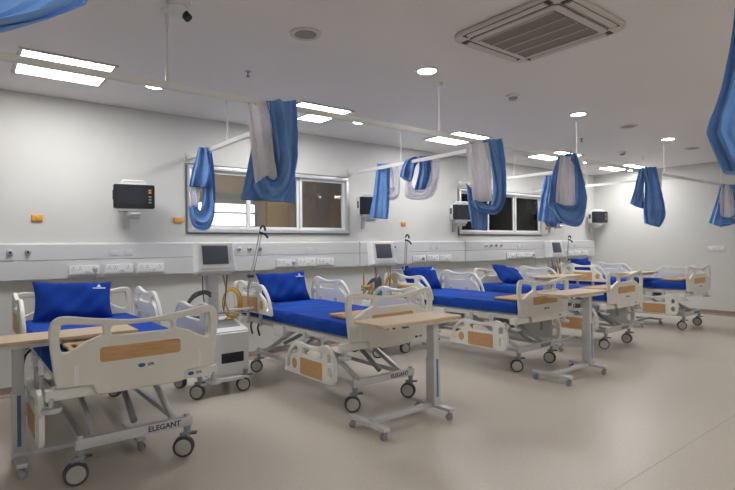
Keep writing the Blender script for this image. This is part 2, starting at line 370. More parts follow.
def ac():
    r = thing('ceiling_air_conditioner', 'square ceiling cassette air conditioner with slatted grille', 'air conditioner', (3.375, 2.20, H))
    obj('panel', plate('ac', rrect(-.45, .45, -.475, .475, .12, 7), [], .030, .010, T((0, 0, -.016)) @ RX(-PI/2)), 'acp', r)
    obj('seam', plate('acs', rrect(-.352, .352, -.372, .372, .05, 6), [], .004, .001, T((0, 0, -.031)) @ RX(-PI/2)), 'dark', r)
    obj('inner_panel', plate('ac2', rrect(-.345, .345, -.365, .365, .045, 6), [], .014, .004, T((0, 0, -.036)) @ RX(-PI/2)), 'acp', r)
    gr = obj('grille', MB().box(-.285, .285, -.31, .31, -.0475, -.040), 'grille', r)
    for k in range(5):
        x = -.285+.57*k/4
        obj('grille_bar', cm('gbar', lambda: MB().box(-.004, .004, -.31, .31, -.054, -.045), 'acp'), None, gr, (x, 0, 0))
    b = MB()
    for k in range(36): b.box(-.285, .285, -.31+.62*k/36, -.31+.62*k/36+.007, -.0495, -.046)
    obj('slats', b, 'base', gr)
    for a, (L, off) in enumerate(((.30, .415), (.32, .395), (.30, .415), (.32, .395))):
        mt = RZ(PI/2*a)
        obj('air_slot', MB().box(-L-.035, L+.035, -off-.030, -off+.034, -.0335, -.030, 0, mt), 'dark', r)
        obj('louvre_flap', MB().prism([(-.030, -.012), (-.012, -.020), (.010, -.020), (.026, -.008), (.026, -.004), (-.030, -.006)], -L, L, 'x', .002), 'acp', r, None).data.transform(mt @ T((0, -off, -.028)))
ac()
sp = [(2.04, 3.27, 'round ceiling speaker nearest the camera, left of the air conditioner'), (7.13, 3.28, 'round ceiling speaker beyond the second downlight'), (9.7, 3.41, 'farthest round ceiling speaker near the right side')]
for x, y, lab in sp:
    l = thing('ceiling_speaker', lab, 'speaker', (x, y, H), 0, 'round ceiling speakers')
    obj('rim', cm('spk_rim', lambda: MB().lathe([(.098, -.001), (.118, -.001), (.117, -.010), (.104, -.014), (.098, -.010)], n=36), 'acp'), None, l)
    obj('mesh_cover', cm('spk_mesh', lambda: MB().lathe([(.097, -.001), (.097, -.009), (.05, -.012), (.002, -.013)], n=36), 'grille'), None, l)
for x, y, lab in ((4.63, 3.325, 'small smoke detector on the ceiling between the first two downlights'), (9.1, 4.3, 'tiny smoke detector far down the ceiling')):
    l = thing('smoke_detector', lab, 'detector', (x, y, H)); l.scale = (1.3,)*3; obj('base', cm('sm_b', lambda: MB().lathe([(.055, -.001), (.055, -.012), (.045, -.02), (.002, -.02)], n=24), 'white'), None, l); obj('sensor', cm('sm_s', lambda: MB().lathe([(.035, -.02), (.035, -.03), (.025, -.04), (.002, -.04)], n=20), 'grey'), None, l)
for x, y, lab in ((2.067, 4.289, 'small ceiling sprinkler near the first hanging curtain'), (7.4, 4.1, 'small ceiling sprinkler over the fourth bed'), (9.9, 4.3, 'farthest small ceiling sprinkler')):
    l = thing('sprinkler', lab, 'sprinkler', (x, y, H)); obj('flange', cm('spr_f', lambda: MB().lathe([(.03, -.001), (.03, -.005), (.012, -.012), (.002, -.012)], n=18), 'chrome'), None, l); obj('nozzle', cm('spr_n', lambda: MB().cyl((0, 0, -.01), (0, 0, -.045), .007, n=10).cyl((0, 0, -.045), (0, 0, -.05), .018, n=12), 'dgrey'), None, l)
cc = thing('dome_camera', 'small white security camera on the ceiling at the top edge', 'camera', (1.13, 3.33, H))
cc.scale = (1.35,)*3
obj('base', MB().lathe([(.055, -.001), (.055, -.02), (.05, -.028), (.002, -.028)], n=24), 'white', cc)
obj('eyeball', MB().lathe([(.012, -.085), (.03, -.078), (.043, -.06), (.047, -.04), (.04, -.026), (.01, -.02)], n=24), 'white', cc)
obj('lens', MB().cyl((.02, -.02, -.06), (.035, -.035, -.085), .02, n=16), 'dark', cc)

# ------------------------------------------------------------------ curtain track
RZ_ = 2.53; RY_ = 3.5
tr = thing('curtain_track', 'white ceiling-hung curtain track running along the feet of the beds', 'curtain rail')
def bar(p0, p1, w=.028, h=.042):
    p0 = Vector(p0); p1 = Vector(p1); d = p1-p0; L = d.length; a = math.atan2(d.y, d.x)
    prof = [(-w/2, 0), (w/2, 0), (w/2, -h), (w/2-.007, -h), (w/2-.007, -.008), (-w/2+.007, -.008), (-w/2+.007, -h), (-w/2, -h)]
    m = MB(); m.prism(prof, 0, L, 'x'); bmesh.ops.transform(m.bm, matrix=T(p0+Vector((0, 0, h/2-.012))) @ RZ(a), verts=m.bm.verts); return m
obj('long_rail', bar((XL+.05, RY_, RZ_), (XR-.001, RY_, RZ_)), 'track', tr)
for x in (-.25, 2.2, 4.6, 7.05, 9.3):
    obj('cross_rail', bar((x, RY_+.016, RZ_), (x, YB-.001, RZ_)), 'track', tr)
    obj('wall_bracket', cm('wbr', lambda: MB().box(-.035, .035, -.012, 0, -.05, .05, .004), 'steel'), None, tr, (x, YB-.001, RZ_))
rod = lambda: MB().cyl((0, 0, RZ_+.025), (0, 0, H-.001), .007, n=10).cyl((0, 0, RZ_+.02), (0, 0, RZ_+.10), .013, n=10).cyl((0, 0, H-.11), (0, 0, H-.03), .013, n=10).cyl((0, 0, H-.03), (0, 0, H-.001), .03, .04, n=16)
for x, y in ((-1.6, RY_), (1.11, RY_), (3.69, RY_), (6.20, RY_), (8.80, RY_), (11.3, RY_), (2.2, 5.05), (4.6, 5.05), (7.05, 5.05), (9.3, 5.05), (-.25, 5.05)):
    obj('hanging_rod', cm('rod', rod, 'white'), None, tr, (x, y, 0))
tr2 = thing('curtain_track', 'second curtain track above and beside the viewer, carrying the big near curtains', 'curtain rail')
obj('long_rail', bar((XL+.05, .7, RZ_), (XR-.001, .7, RZ_)), 'track', tr2)
for x in (-1.6, .6, 5.2, 8, 10.8): obj('hanging_rod', CACHE['rod'], None, tr2, (x, .7, 0))

# ------------------------------------------------------------------ curtains tied up over the track
def resample(pts, n):
    P = smooth3([(a, b, 0) for a, b in pts], False, 12)
    L = [0]
    for a, b in zip(P, P[1:]): L.append(L[-1]+(b-a).length)
    out = []; j = 0
    for i in range(n):
        t = L[-1]*i/(n-1)
        while j < len(L)-2 and L[j+1] < t: j += 1
        f = (t-L[j])/max(1e-9, L[j+1]-L[j]); out.append(P[j].lerp(P[j+1], min(1, f)))
    return out
def bunch(A, B, woff, d, nf, amp, seed, N=40, K=96):
    """gathered cloth: closed, pleated cross-section swept between two edge curves (u sideways, v up, w towards the ward)"""
    rnd = random.Random(seed); A = resample(A, N); B = resample(B, N); m = MB(); bm = m.bm; rings = []
    ph = [rnd.uniform(0, 6.28) for _ in range(6)]; fr = nf+2
    for i in range(N):
        t = i/(N-1); c = (A[i]+B[i])/2; hf = (B[i]-A[i])/2; ring = []
        # direction of travel, for pleat depth
        for k in range(K):
            th = 2*PI*k/K; ct, st = math.cos(th), math.sin(th)
            pl = (1.1-2.4*abs(math.sin((fr*th + ph[0] + 1.4*math.sin(2.5*t+ph[1]))/2 if fr % 2 == 0 else (fr+1)*th/2+ph[0]+.7*math.sin(2.5*t+ph[1])))**.7) * .9 + .4*math.sin((fr*2-1)*th + ph[2] + 3*math.sin(2*t+ph[5])) + .35*math.sin(2*th+6*t+ph[3]) + .22*math.sin(13*t+3*th+ph[5])
            fl = .35 + .65*math.sin(PI*min(1, max(0, .08+.92*t)))**.5 if d < .05 else 1
            edge = 1 + .05*math.sin(5*t*PI*.5+ph[3])*st + .03*pl
            cx = math.copysign(abs(ct)**.75, ct)
            w = woff + d*st*fl + 1.35*amp*pl*abs(st)**.5*(1 if st > 0 else .7) + .008*math.sin(5*t+ph[4])
            p = c + hf*cx*edge + Vector((0, .006*math.sin(9*t+th+ph[5]), 0))
            ring.append(bm.verts.new((p.x, -w, p.y)))
        rings.append(ring)
    for a, b in zip(rings, rings[1:]):
        for k in range(K):
            f = bm.faces.new((a[k], a[(k+1) % K], b[(k+1) % K], b[k])); f.smooth = True
    for ring, s in ((rings[0], -1), (rings[-1], 1)):
        c = sum((v.co for v in ring), Vector())/K; cv = bm.verts.new(c)
        for k in range(K):
            f = bm.faces.new((ring[k], ring[(k+1) % K], cv)); f.smooth = True
    return m
CUR = {'C1': ((2.2, 5.6), -10,
        [('curtain_flap', 'blue', [(-0.1, 0.005), (-0.158, -0.196), (-0.207, -0.417)], [(0.005, 0.018), (0.025, -0.185), (0.009, -0.43)], 0.06, 0.04, 4, 0.02),
         ('net_panel', 'net', [(-0.203, -0.388), (-0.208, -0.511), (-0.21, -0.655)], [(-0.089, -0.428), (-0.097, -0.529), (-0.107, -0.63)], 0.03, 0.02, 3, 0.01),
         ('curtain_loop', 'blue', [(-0.052, -0.032), (-0.051, -0.347), (-0.054, -0.573), (-0.07, -0.674), (-0.092, -0.675), (-0.113, -0.619)],
          [(0.04, -0.025), (0.072, -0.387), (0.062, -0.74), (-0.029, -0.892), (-0.165, -0.844), (-0.21, -0.64)], 0.0, 0.07, 4, 0.022)]),
 'C2': ((1.9, 3.5), -8,
        [('net_panel', 'net', [(-0.225, -0.041), (-0.198, -0.341), (-0.167, -0.623)], [(-0.062, -0.015), (-0.028, -0.286), (0.005, -0.574)], 0.035, 0.02, 5, 0.012),
         ('curtain_loop', 'blue', [(-0.078, 0.003), (-0.039, -0.187), (-0.004, -0.384), (0.016, -0.513), (-0.016, -0.575), (-0.052, -0.583), (-0.079, -0.559)],
          [(0.164, 0.022), (0.162, -0.207), (0.158, -0.474), (0.113, -0.649), (-0.008, -0.749), (-0.122, -0.719), (-0.171, -0.613)], 0.02, 0.07, 4, 0.022),
         ('curtain_drape', 'blue', [(-0.147, -0.238), (-0.19, -0.497), (-0.252, -0.724)], [(0.15, -0.045), (0.168, -0.411), (0.195, -0.742)], -0.06, 0.02, 4, 0.012)]),
 'C3a': ((4.6, 5.62), -35,
         [('curtain_flap', 'blue', [(0.043, 0.054), (-0.014, -0.378), (-0.074, -0.681)], [(0.231, 0.064), (0.219, -0.328), (0.184, -0.714)], 0.03, 0.05, 4, 0.018),
          ('net_loop', 'net', [(0.213, 0.007), (0.247, -0.173), (0.235, -0.281), (0.201, -0.315), (0.149, -0.332)], [(0.352, 0.012), (0.368, -0.238), (0.335, -0.4), (0.233, -0.446), (0.131, -0.358)],
           0.02, 0.04, 3, 0.015)]),
 'C3b': ((4.6, 4.95), -35,
         [('curtain_fold', 'blue', [(0.113, 0.055), (-0.02, 0.008), (-0.094, -0.183)], [(0.173, 0.019), (0.111, -0.076), (0.049, -0.279)], 0.05, 0.05, 4, 0.02),
          ('curtain_flap', 'blue', [(0.156, 0.055), (0.147, -0.148), (0.084, -0.367)], [(0.325, 0.072), (0.303, -0.148), (0.233, -0.368)], 0.07, 0.04, 4, 0.02),
          ('net_loop', 'net', [(0.285, -0.024), (0.278, -0.232), (0.229, -0.344), (0.151, -0.367), (0.089, -0.343), (0.056, -0.272)],
           [(0.436, 0.007), (0.418, -0.256), (0.329, -0.454), (0.155, -0.496), (-0.018, -0.445), (-0.011, -0.262)], 0.0, 0.06, 4, 0.02)]),
 'C4': ((4.33, 3.5), -30,
        [('net_panel', 'net', [(-0.193, -0.039), (-0.159, -0.315), (-0.123, -0.634)], [(0.063, -0.03), (0.077, -0.312), (0.083, -0.634)], 0.04, 0.03, 5, 0.014),
         ('curtain_loop', 'blue', [(0.007, -0.003), (0.094, -0.205), (0.121, -0.419), (0.119, -0.601), (0.078, -0.676), (-0.012, -0.644), (-0.105, -0.63)],
          [(0.203, 0.011), (0.24, -0.289), (0.231, -0.623), (0.151, -0.758), (0.009, -0.758), (-0.08, -0.73), (-0.123, -0.634)], 0.02, 0.07, 4, 0.022),
         ('curtain_tail', 'blue', [(-0.16, -0.442), (-0.145, -0.613), (-0.099, -0.911)], [(-0.077, -0.527), (0.066, -0.719), (0.063, -0.938)], -0.05, 0.04, 4, 0.016)]),
 'C5': ((5.65, 3.5), -38,
        [('net_panel', 'net', [(0.074, -0.045), (0.034, -0.32), (0.01, -0.616)], [(0.233, -0.046), (0.246, -0.356), (0.25, -0.642)], 0.05, 0.03, 5, 0.014),
         ('curtain_loop', 'blue', [(0.149, -0.012), (0.231, -0.221), (0.255, -0.457), (0.243, -0.598), (0.175, -0.631), (0.074, -0.617), (0.007, -0.596)],
          [(0.267, -0.006), (0.358, -0.357), (0.384, -0.66), (0.318, -0.855), (0.19, -0.867), (0.072, -0.792), (-0.037, -0.595)], 0.02, 0.07, 4, 0.025),
         ('curtain_drape', 'blue', [(0.081, -0.025), (-0.006, -0.286), (-0.057, -0.595)], [(0.149, -0.025), (0.095, -0.321), (0.089, -0.792)], -0.03, 0.04, 3, 0.018)]),
 'C6': ((7.05, 4.5), -35,
        [('curtain_flap', 'blue', [(-0.016, -0.054), (-0.089, -0.415), (-0.145, -0.733)], [(0.137, -0.054), (0.163, -0.459), (0.211, -0.779)], 0.04, 0.05, 5, 0.022),
         ('curtain_tail', 'blue', [(-0.044, -0.628), (-0.024, -0.734), (0.028, -0.819)], [(0.174, -0.629), (0.177, -0.736), (0.184, -0.834)], -0.02, 0.03, 3, 0.014)]),
 'C7': ((7.9, 3.5), -48,
        [('net_panel', 'net', [(0.22, -0.04), (0.244, -0.254), (0.263, -0.582)], [(0.345, -0.044), (0.327, -0.256), (0.302, -0.509)], -0.05, 0.03, 3, 0.014),
         ('curtain_flap', 'blue', [(0.018, -0.008), (-0.051, -0.286), (-0.119, -0.511)], [(0.094, -0.011), (0.075, -0.331), (0.065, -0.585)], 0.0, 0.04, 3, 0.018),
         ('curtain_loop', 'blue', [(0.029, 0.008), (0.076, -0.249), (0.055, -0.495), (0.049, -0.659), (0.059, -0.803)],
          [(0.22, 0.009), (0.289, -0.316), (0.324, -0.542), (0.334, -0.714), (0.26, -0.86)], 0.06, 0.06, 5, 0.024)]),
 'C8': ((11.3, 3.5), -58,
        [('net_panel', 'net', [(0.005, -0.034), (-0.038, -0.294), (-0.023, -0.611)], [(0.188, -0.042), (0.194, -0.304), (0.199, -0.669)], 0.04, 0.04, 4, 0.018),
         ('curtain_flap', 'blue', [(-0.009, -0.033), (-0.088, -0.345), (-0.206, -0.722)], [(0.072, -0.037), (0.041, -0.403), (0.019, -0.822)], 0.0, 0.05, 3, 0.02),
         ('curtain_loop', 'blue', [(0.139, -0.019), (0.167, -0.303), (0.165, -0.564), (0.066, -0.613), (-0.014, -0.585)],
          [(0.272, -0.026), (0.299, -0.36), (0.296, -0.672), (0.154, -0.772), (-0.003, -0.795)], 0.02, 0.05, 4, 0.02)]),
 'C9': ((2.75, 0.7), -68,
        [('curtain_loop', 'blue', [(-0.081, 0.051), (-0.097, -0.096), (-0.14, -0.401), (-0.191, -0.565), (-0.201, -0.605), (-0.188, -0.643), (-0.14, -0.769)],
          [(0.221, -0.026), (0.219, -0.25), (0.208, -0.414), (0.194, -0.537), (0.183, -0.619), (0.166, -0.701), (0.133, -0.807)], 0.05, 0.08, 8, 0.022),
         ('curtain_flap', 'blue', [(0.004, 0.029), (-0.034, -0.286), (-0.054, -0.546), (-0.074, -0.699)], [(0.237, -0.03), (0.25, -0.338), (0.256, -0.628), (0.246, -0.771)], -0.1, 0.05, 4, 0.02)])}
CUR['C10'] = ((0., .7), 0, [('curtain_loop', 'blue', [(-.30, .0), (-.30, -.5), (-.28, -.76), (-.20, -.85), (-.09, -.87)], [(.15, .0), (.15, -.5), (.14, -.74), (.10, -.80), (.03, -.84)], .0, .03, 6, .01)])
LAB = {'C1': 'blue curtain tied up at the left edge of the first window', 'C2': 'large blue curtain with white net looped over the rail before the first window',
 'C3a': 'bunched blue curtain in front of the second monitor, left of two on its rail', 'C3b': 'short knotted blue and net curtain on the second cross rail, nearer the main rail',
 'C4': 'curtain with tall white net and blue loop right of centre, before third monitor', 'C5': 'round-bottomed blue and net curtain right of the second window',
 'C6': 'blue curtain bunch partly behind another at the right edge of the second window', 'C7': 'narrow blue curtain twisted over the rail near the end wall, over the far beds',
 'C8': 'small far curtain with a white net middle at the right edge of the photo', 'C9': 'large dark blue near curtain hanging at the upper right edge', 'C10': 'dark blurred blue curtain hem at the upper left corner'}
for n, (a, yaw, parts) in CUR.items():
    r = thing('privacy_curtain', LAB[n], 'curtain', (a[0], a[1], RZ_), math.radians(yaw), 'tied-up privacy curtains')
    for k, (pn, mt, A, B, wo, d, nf, am) in enumerate(parts):
        obj(pn, bunch(A, B, wo, d, nf, am, hash((len(n), k, int(a[0]*10))) % 1000), mt, r)
    us = [q[0] for p in parts for q in (p[2][0], p[3][0])]
    yw = math.radians(yaw)
    main = n in ('C2', 'C4', 'C5', 'C7', 'C8', 'C9', 'C10')
    for j in range(4):
        sh = -.09+.06*j
        v = RZ(-yw) @ (Vector((sh, 0, 0)) if main else Vector((0, sh, 0)))
        obj('curtain_hook', cm('hook', lambda: MB().tube([(0, 0, -.02), (.006, 0, -.035), (0, 0, -.05), (-.004, 0, -.04)], .003, 6), 'white'), None, r, tuple(v))

# ------------------------------------------------------------------ hospital beds
FB_OUT = sm2([(-.475, .66), (-.49, .78), (-.505, .92), (-.5, 1.0), (-.475, 1.04), (-.42, 1.052), (-.28, 1.03), (-.13, 1.008), (0, 1.0), (.13, 1.008), (.28, 1.03), (.42, 1.052), (.475, 1.04), (.5, 1.0), (.505, .92), (.49, .78), (.475, .66), (.455, .635), (.3, .627), (.275, .612), (.262, .575), (.235, .56), (0, .56), (-.235, .56), (-.262, .575), (-.275, .612), (-.3, .627), (-.455, .635)], 4)
sL = sm2([(-.445, .985), (-.42, 1.003), (-.25, .983), (-.225, .97), (-.222, .93), (-.245, .915), (-.31, .893), (-.37, .858), (-.42, .840), (-.445, .855), (-.452, .92)], 4)
sR = [(-a, b) for a, b in sL][::-1]
sM = rrect(-.175, .19, .912, .972, .022)
def mk_board():
    return plate('end_board', FB_OUT, [sL, sM, sR], .038, .010)
RAIL_OUT = sm2([(.10, .0), (.03, .02), (.0, .12), (.012, .22), (.065, .305), (.15, .335), (.25, .312), (.38, .293), (.50, .30), (.60, .312), (.68, .295), (.77, .215), (.83, .12), (.86, .02), (.845, -.004), (.80, .0), (.5, .0), (.3, .0)], 5)
RAIL_H = [sm2([(.808, .055), (.79, .14), (.73, .215), (.66, .262), (.62, .255), (.615, .215), (.67, .185), (.73, .14), (.765, .06)], 4),
          rrect(.20, .53, .20, .262, .025), rrect(.055, .11, .185, .262, .022), rrect(.055, .11, .055, .14, .022)]
def mk_rail():
    return plate('side_rail', RAIL_OUT, RAIL_H, .034, .009, RZ(PI/2))
def mk_wheel():
    m = MB()
    for s in (-1, 1): m.lathe([(.045, .0), (.070, .002), (.0745, .008), (.0745, .018), (.070, .024), (.05, .026)], (s*.004 if s > 0 else -.030, 0, 0), 28, 'x')
    return m
def mk_hub():
    m = MB()
    m.lathe([(.001, -.0335), (.03, -.035), (.056, -.032), (.059, -.027), (.059, .027), (.056, .032), (.03, .035), (.001, .0335)], (0, 0, 0), 24, 'x'); return m
def caster(parent, x, y, rz, top=.2):
    c = obj('caster', cm('caster_fork', lambda: MB().box(-.02, .02, -.03, .03, .153, .175, .008).cyl((0, 0, .14), (0, 0, .20), .017, n=14).cyl((0, 0, .185), (0, 0, .215), .024, n=16).box(-.0045, .0045, -.02, .05, .06, .165, .0), 'grey'), None, parent, (x, y, 0), (0, 0, rz))
    obj('tyre', cm('caster_tyre', mk_wheel, 'tyre'), None, c, (0, .025, .071), None, (.94,)*3)
    obj('wheel_hub', cm('caster_hub', mk_hub, 'hub'), None, c, (0, .025, .071), None, (.94,)*3)
    obj('brake_lever', cm('caster_brake', lambda: MB().box(-.025, .025, -.065, -.02, .155, .167, .004), 'dgrey'), None, c)
def mattress():
    m = MB(); t = bmesh.new(); nx, ny = 26, 56; x0, x1, y0, y1 = -.455, .455, .06, 2.16; zt = .795; zb = .675
    rnd = random.Random(3); g = {}
    def prof(s):  # rounded side
        return s
    rows = []
    for j in range(ny+1):
        y = y0+(y1-y0)*j/ny; row = []
        sect = [(x0+.0, zb), (x0-.006, zb+.03), (x0-.004, zt-.03), (x0+.012, zt-.006)]
        pts = list(sect)
        for i in range(nx+1):
            x = x0+.035+(x1-x0-.07)*i/nx
            z = zt + .004*math.sin(x*9+y*2.2)+.003*math.sin(y*6-x*4)+.002*math.sin(17*y+9*x)
            pts.append((x, z))
        pts += [(x1-.012, zt-.006), (x1+.004, zt-.03), (x1+.006, zb+.03), (x1, zb)]
        e = 1
        if j in (0, ny): e = .985
        dz = 0
        for k, (a, b) in enumerate(pts):
            wv = .006*math.sin(y*11+a*3)+.004*math.sin(y*23) if k in (1, 2, len(pts)-2, len(pts)-3) else 0
            yy = y + (.018 if j == 0 and b > zt-.02 else 0) - (.018 if j == ny and b > zt-.02 else 0)
            row.append(m.bm.verts.new((a*e+wv, yy, b-(.012 if j in (0, ny) and b > zt-.02 else 0))))
        rows.append(row)
    for a, b in zip(rows, rows[1:]):
        for k in range(len(a)-1):
            f = m.bm.faces.new((a[k], a[k+1], b[k+1], b[k])); f.smooth = True
        f = m.bm.faces.new((a[-1], a[0], b[0], b[-1]))
    m.bm.faces.new(rows[0][::-1]); m.bm.faces.new(rows[-1])
    return m
def bed(x, y, lab, lowered):
    fa = math.atan2(y, x)
    r = thing('hospital_bed', lab, 'bed', (x, y, 0), 0, 'hospital beds in a row')
    obj('mattress', cm('mattress', mattress, 'sheet'), None, r, label='mattress covered with royal blue sheet')
    obj('sheet_print', cm('sheet_print', lambda: textmesh('p', '~~~', .05, T((-.2, 1.88, .8)) @ RX(-PI/2)), 'print'), None, r)
    # end boards
    for nm, yy in (('footboard', 0), ('headboard', 2.24)):
        b = obj(nm, cm('board', mk_board, 'cream'), None, r, (0, yy, 0))
        obj('wood_panel', cm('board_wood', lambda: plate('w', rrect(-.24, .245, .757, .848, .02), [], .038, .002), 'wood'), None, b, (0, -.003 if nm == 'footboard' else .003, 0), label='brown wood-look panel')
        for sx in (-.37, .37):
            obj('grip_recess', cm('recess', lambda: plate('r', rrect(-.014, .014, .645, .755, .006), [], .041, .001), 'rail'), None, b, (sx, 0, 0))
        if nm == 'footboard':
            obj('logo_oval', cm('logo_oval', lambda: plate('l', [(.022*math.cos(a*PI/12), .0125*math.sin(a*PI/12)) for a in range(24)], [], .041, .0004), 'logo'), None, b, (.0, 0, .705))
            obj('logo_text', cm('logo_text', lambda: textmesh('t', 'SPR', .026, T((0, -.0205, 0)), bold=True), 'text'), None, b, (.055, 0, .704))
    # upper frame
    def upf():
        m = MB()
        m.box(-.43, -.40, .05, 2.2, .60, .655, .005).box(.40, .43, .05, 2.2, .60, .655, .005)
        m.box(-.52, .52, .03, .10, .555, .62, .008).box(-.46, .46, 2.13, 2.19, .575, .64, .006)
        m.box(-.44, .44, .75, .80, .58, .62).box(-.44, .44, 1.35, 1.40, .58, .62)
        return m
    uf = obj('upper_frame', cm('upper_frame', upf, 'rail'), None, r)
    obj('logo_oval', CACHE['logo_oval'], None, uf, (.33, .0495, .59)); obj('logo_text', CACHE['logo_text'], None, uf, (.385, .0495, .589))
    obj('mattress_deck', cm('deck', lambda: MB().box(-.44, .44, .07, .72, .655, .675, .004).box(-.44, .44, .74, 1.16, .655, .675, .004).box(-.44, .44, 1.18, 2.15, .655, .675, .004), 'grey'), None, r)
    obj('corner_bumper', cm('bumper', lambda: MB().lathe([(.01, -.014), (.05, -.014), (.056, -.006), (.056, .006), (.05, .014), (.01, .014)], n=24).cyl((0, 0, 0), (0, 0, .07), .016, n=12), 'steel'), None, r, (-.49, .04, .505))
    obj('corner_bumper', CACHE['bumper'], None, r, (.49, .04, .505))
    # side rails
    for k, (sx, fy) in enumerate(((-1, 'foot'), (-1, 'head'), (1, 'foot'), (1, 'head'))):
        low = (sx, fy) in lowered
        z = .25 if low else (.705 if fy == 'foot' else .735); xx = sx*(.53 if low else .515)
        rot = 0 if fy == 'foot' else PI
        yy = .11 if fy == 'foot' else 2.13
        s = obj('side_rail', cm('rail', mk_rail, 'rail'), None, r, (xx, yy, z), (0, 0, rot))
        obj('wood_panel', cm('rail_wood', lambda: plate('w', rrect(.195, .56, .02, .172, .014), [], .034, .002, RZ(PI/2)), 'wood'), None, s, (.003*sx*(1 if rot == 0 else -1), 0, 0), label='brown wood-look panel')
        obj('wood_disc', cm('rail_disc', lambda: plate('w', [(.665+.042*math.cos(a*PI/12), .10+.05*math.sin(a*PI/12)) for a in range(24)], [], .034, .002, RZ(PI/2)), 'wood'), None, s, (.003*sx*(1 if rot == 0 else -1), 0, 0))
        for uy in (.25, .55):
            obj('rail_arm', cm('rail_arm%d' % low, lambda: MB().box(-.012, .012, -.02, .02, *((.1, .40) if low else (-.14, .1)), .004), 'steel'), None, s, (-sx*.030*(1 if rot == 0 else -1), uy, 0))
    # base
    def base():
        m = MB()
        m.box(-.36, .36, .09, .135, .215, .28, .006).box(-.33, .33, 1.98, 2.03, .205, .26, .006)
        m.box(-.32, -.28, .13, 2.0, .215, .255, .004).box(.28, .32, .13, 2.0, .215, .255, .004)
        for sx in (-.33, .33): m.cyl((sx, .115, .2), (sx, .115, .30), .02, n=16); m.cyl((sx*.92, 2.0, .2), (sx*.92, 2.0, .28), .02, n=16)
        return m
    bf = obj('base_frame', cm('base_frame', base, 'steel'), None, r)
    obj('name_lettering', cm('elegant', lambda: textmesh('t', 'ELEGANT', .050, T((.170, .0885, .248)), bold=True), 'text'), None, bf, label='dark blue word ELEGANT')
    for sx in (-.25, .25):
        obj('lifting_arm', cm('arm_f', lambda: MB().box(-.015, .015, -.5, .5, -.022, .022, .004, T((0, .57, .43)) @ RX(.42)), 'steel'), None, r, (sx, 0, 0))
        obj('lifting_arm', cm('arm_h', lambda: MB().box(-.015, .015, -.45, .45, -.022, .022, .004, T((0, 1.56, .42)) @ RX(-.46)), 'steel'), None, r, (sx, 0, 0))
    obj('cross_shaft', cm('shaft', lambda: MB().cyl((-.26, .95, .60), (.26, .95, .60), .02, n=14).cyl((-.26, .16, .25), (.26, .16, .25), .018, n=14).cyl((-.26, 1.93, .25), (.26, 1.93, .25), .018, n=14), 'steel'), None, r)
    obj('lift_motor', cm('motor', lambda: MB().box(-.05, .05, .55, .72, .48, .57, .01).cyl((0, .56, .52), (0, .18, .30), .022, n=14), 'grey'), None, r, label='grey lifting motor')
    obj('lift_motor', cm('motorb', lambda: MB().box(-.09, .01, 1.2, 1.42, .46, .56, .012).cyl((-.04, 1.41, .50), (-.04, 1.85, .32), .022, n=14), 'grey'), None, r, label='grey lifting motor')
    obj('control_box', cm('cbox', lambda: MB().box(-.475, -.44, 1.12, 1.32, .535, .645, .01), 'white'), None, r)
    obj('release_lever', cm('lever', lambda: MB().tube([(-.42, 1.75, .60), (-.47, 1.68, .56), (-.50, 1.58, .50)], .011, 8), 'dark'), None, r)
    obj('release_lever', CACHE['lever'], None, r, (0, .17, .0))
    for sx, yy, rz in ((-.33, .115, .18), (.33, .115, -.25), (-.305, 2.0, .3), (.305, 2.0, -.6)): caster(r, sx, yy, fa+rz)
    return r
B = [(.925, 3.5, 'nearest hospital bed, at the left, footboard facing the viewer, ELEGANT on its base', {(-1, 'foot')}),
     (3.05, 3.5, 'second hospital bed from the left, beside the ventilator, ELEGANT on its base', {(-1, 'foot')}),
     (5.31, 3.42, 'third hospital bed in the row, long blue mattress, both foot rails lowered', {(-1, 'foot'), (1, 'foot')}),
     (7.25, 3.40, 'fourth hospital bed, mostly behind the third bed and its table', {(-1, 'head'), (-1, 'foot'), (1, 'foot')}),
     (9.73, 3.35, 'farthest hospital bed, near the end wall', {(-1, 'foot')})]
for x, y, lab, low in B: bed(x, y, lab, low)

def pillow_mesh(seed):
    m = MB(); rnd = random.Random(seed); nx, ny = 30, 20; L, Wd, Th = .33, .19, .075
    ph = [rnd.uniform(0, 6) for _ in range(4)]
    def side(sg):
        rows = []
        for j in range(ny+1):
            v = -1+2*j/ny; row = []
            for i in range(nx+1):
                u = -1+2*i/nx
                e = max(0, (1-u**4))**.6*max(0, (1-v**4))**.6
                pinch = 1-.07*(1-abs(v)**2)*abs(u)**3; pv = 1-.09*(1-abs(u)**2)*abs(v)**3
                z = sg*(Th*e + .008*math.sin(5*u+3*v+ph[0])*e + .006*math.sin(11*u-6*v+ph[1])*e)
                row.append(m.bm.verts.new((L*u*pinch, z, Wd*v*pv)))
            rows.append(row)
        for a, b in zip(rows, rows[1:]):
            for k in range(nx): f = m.bm.faces.new((a[k], a[k+1], b[k+1], b[k])); f.smooth = True
    side(1); side(-1); bmesh.ops.remove_doubles(m.bm, verts=m.bm.verts, dist=.0008); return m
PIL = [(-.06, 1.99, .965, .42, .05, 'royal blue pillow leaning on the headboard of the nearest bed'), (.03, 1.99, .965, .42, .0, 'royal blue pillow with a white print on the second bed'),
       (.0, 1.99, .965, .45, .0, 'royal blue pillow on the third bed, below the service panel'), (.0, 1.92, .93, .75, .15, 'royal blue pillow lying tilted on the fourth bed'), (-.1, 2.0, .98, .35, .0, 'royal blue pillow on the farthest bed')]
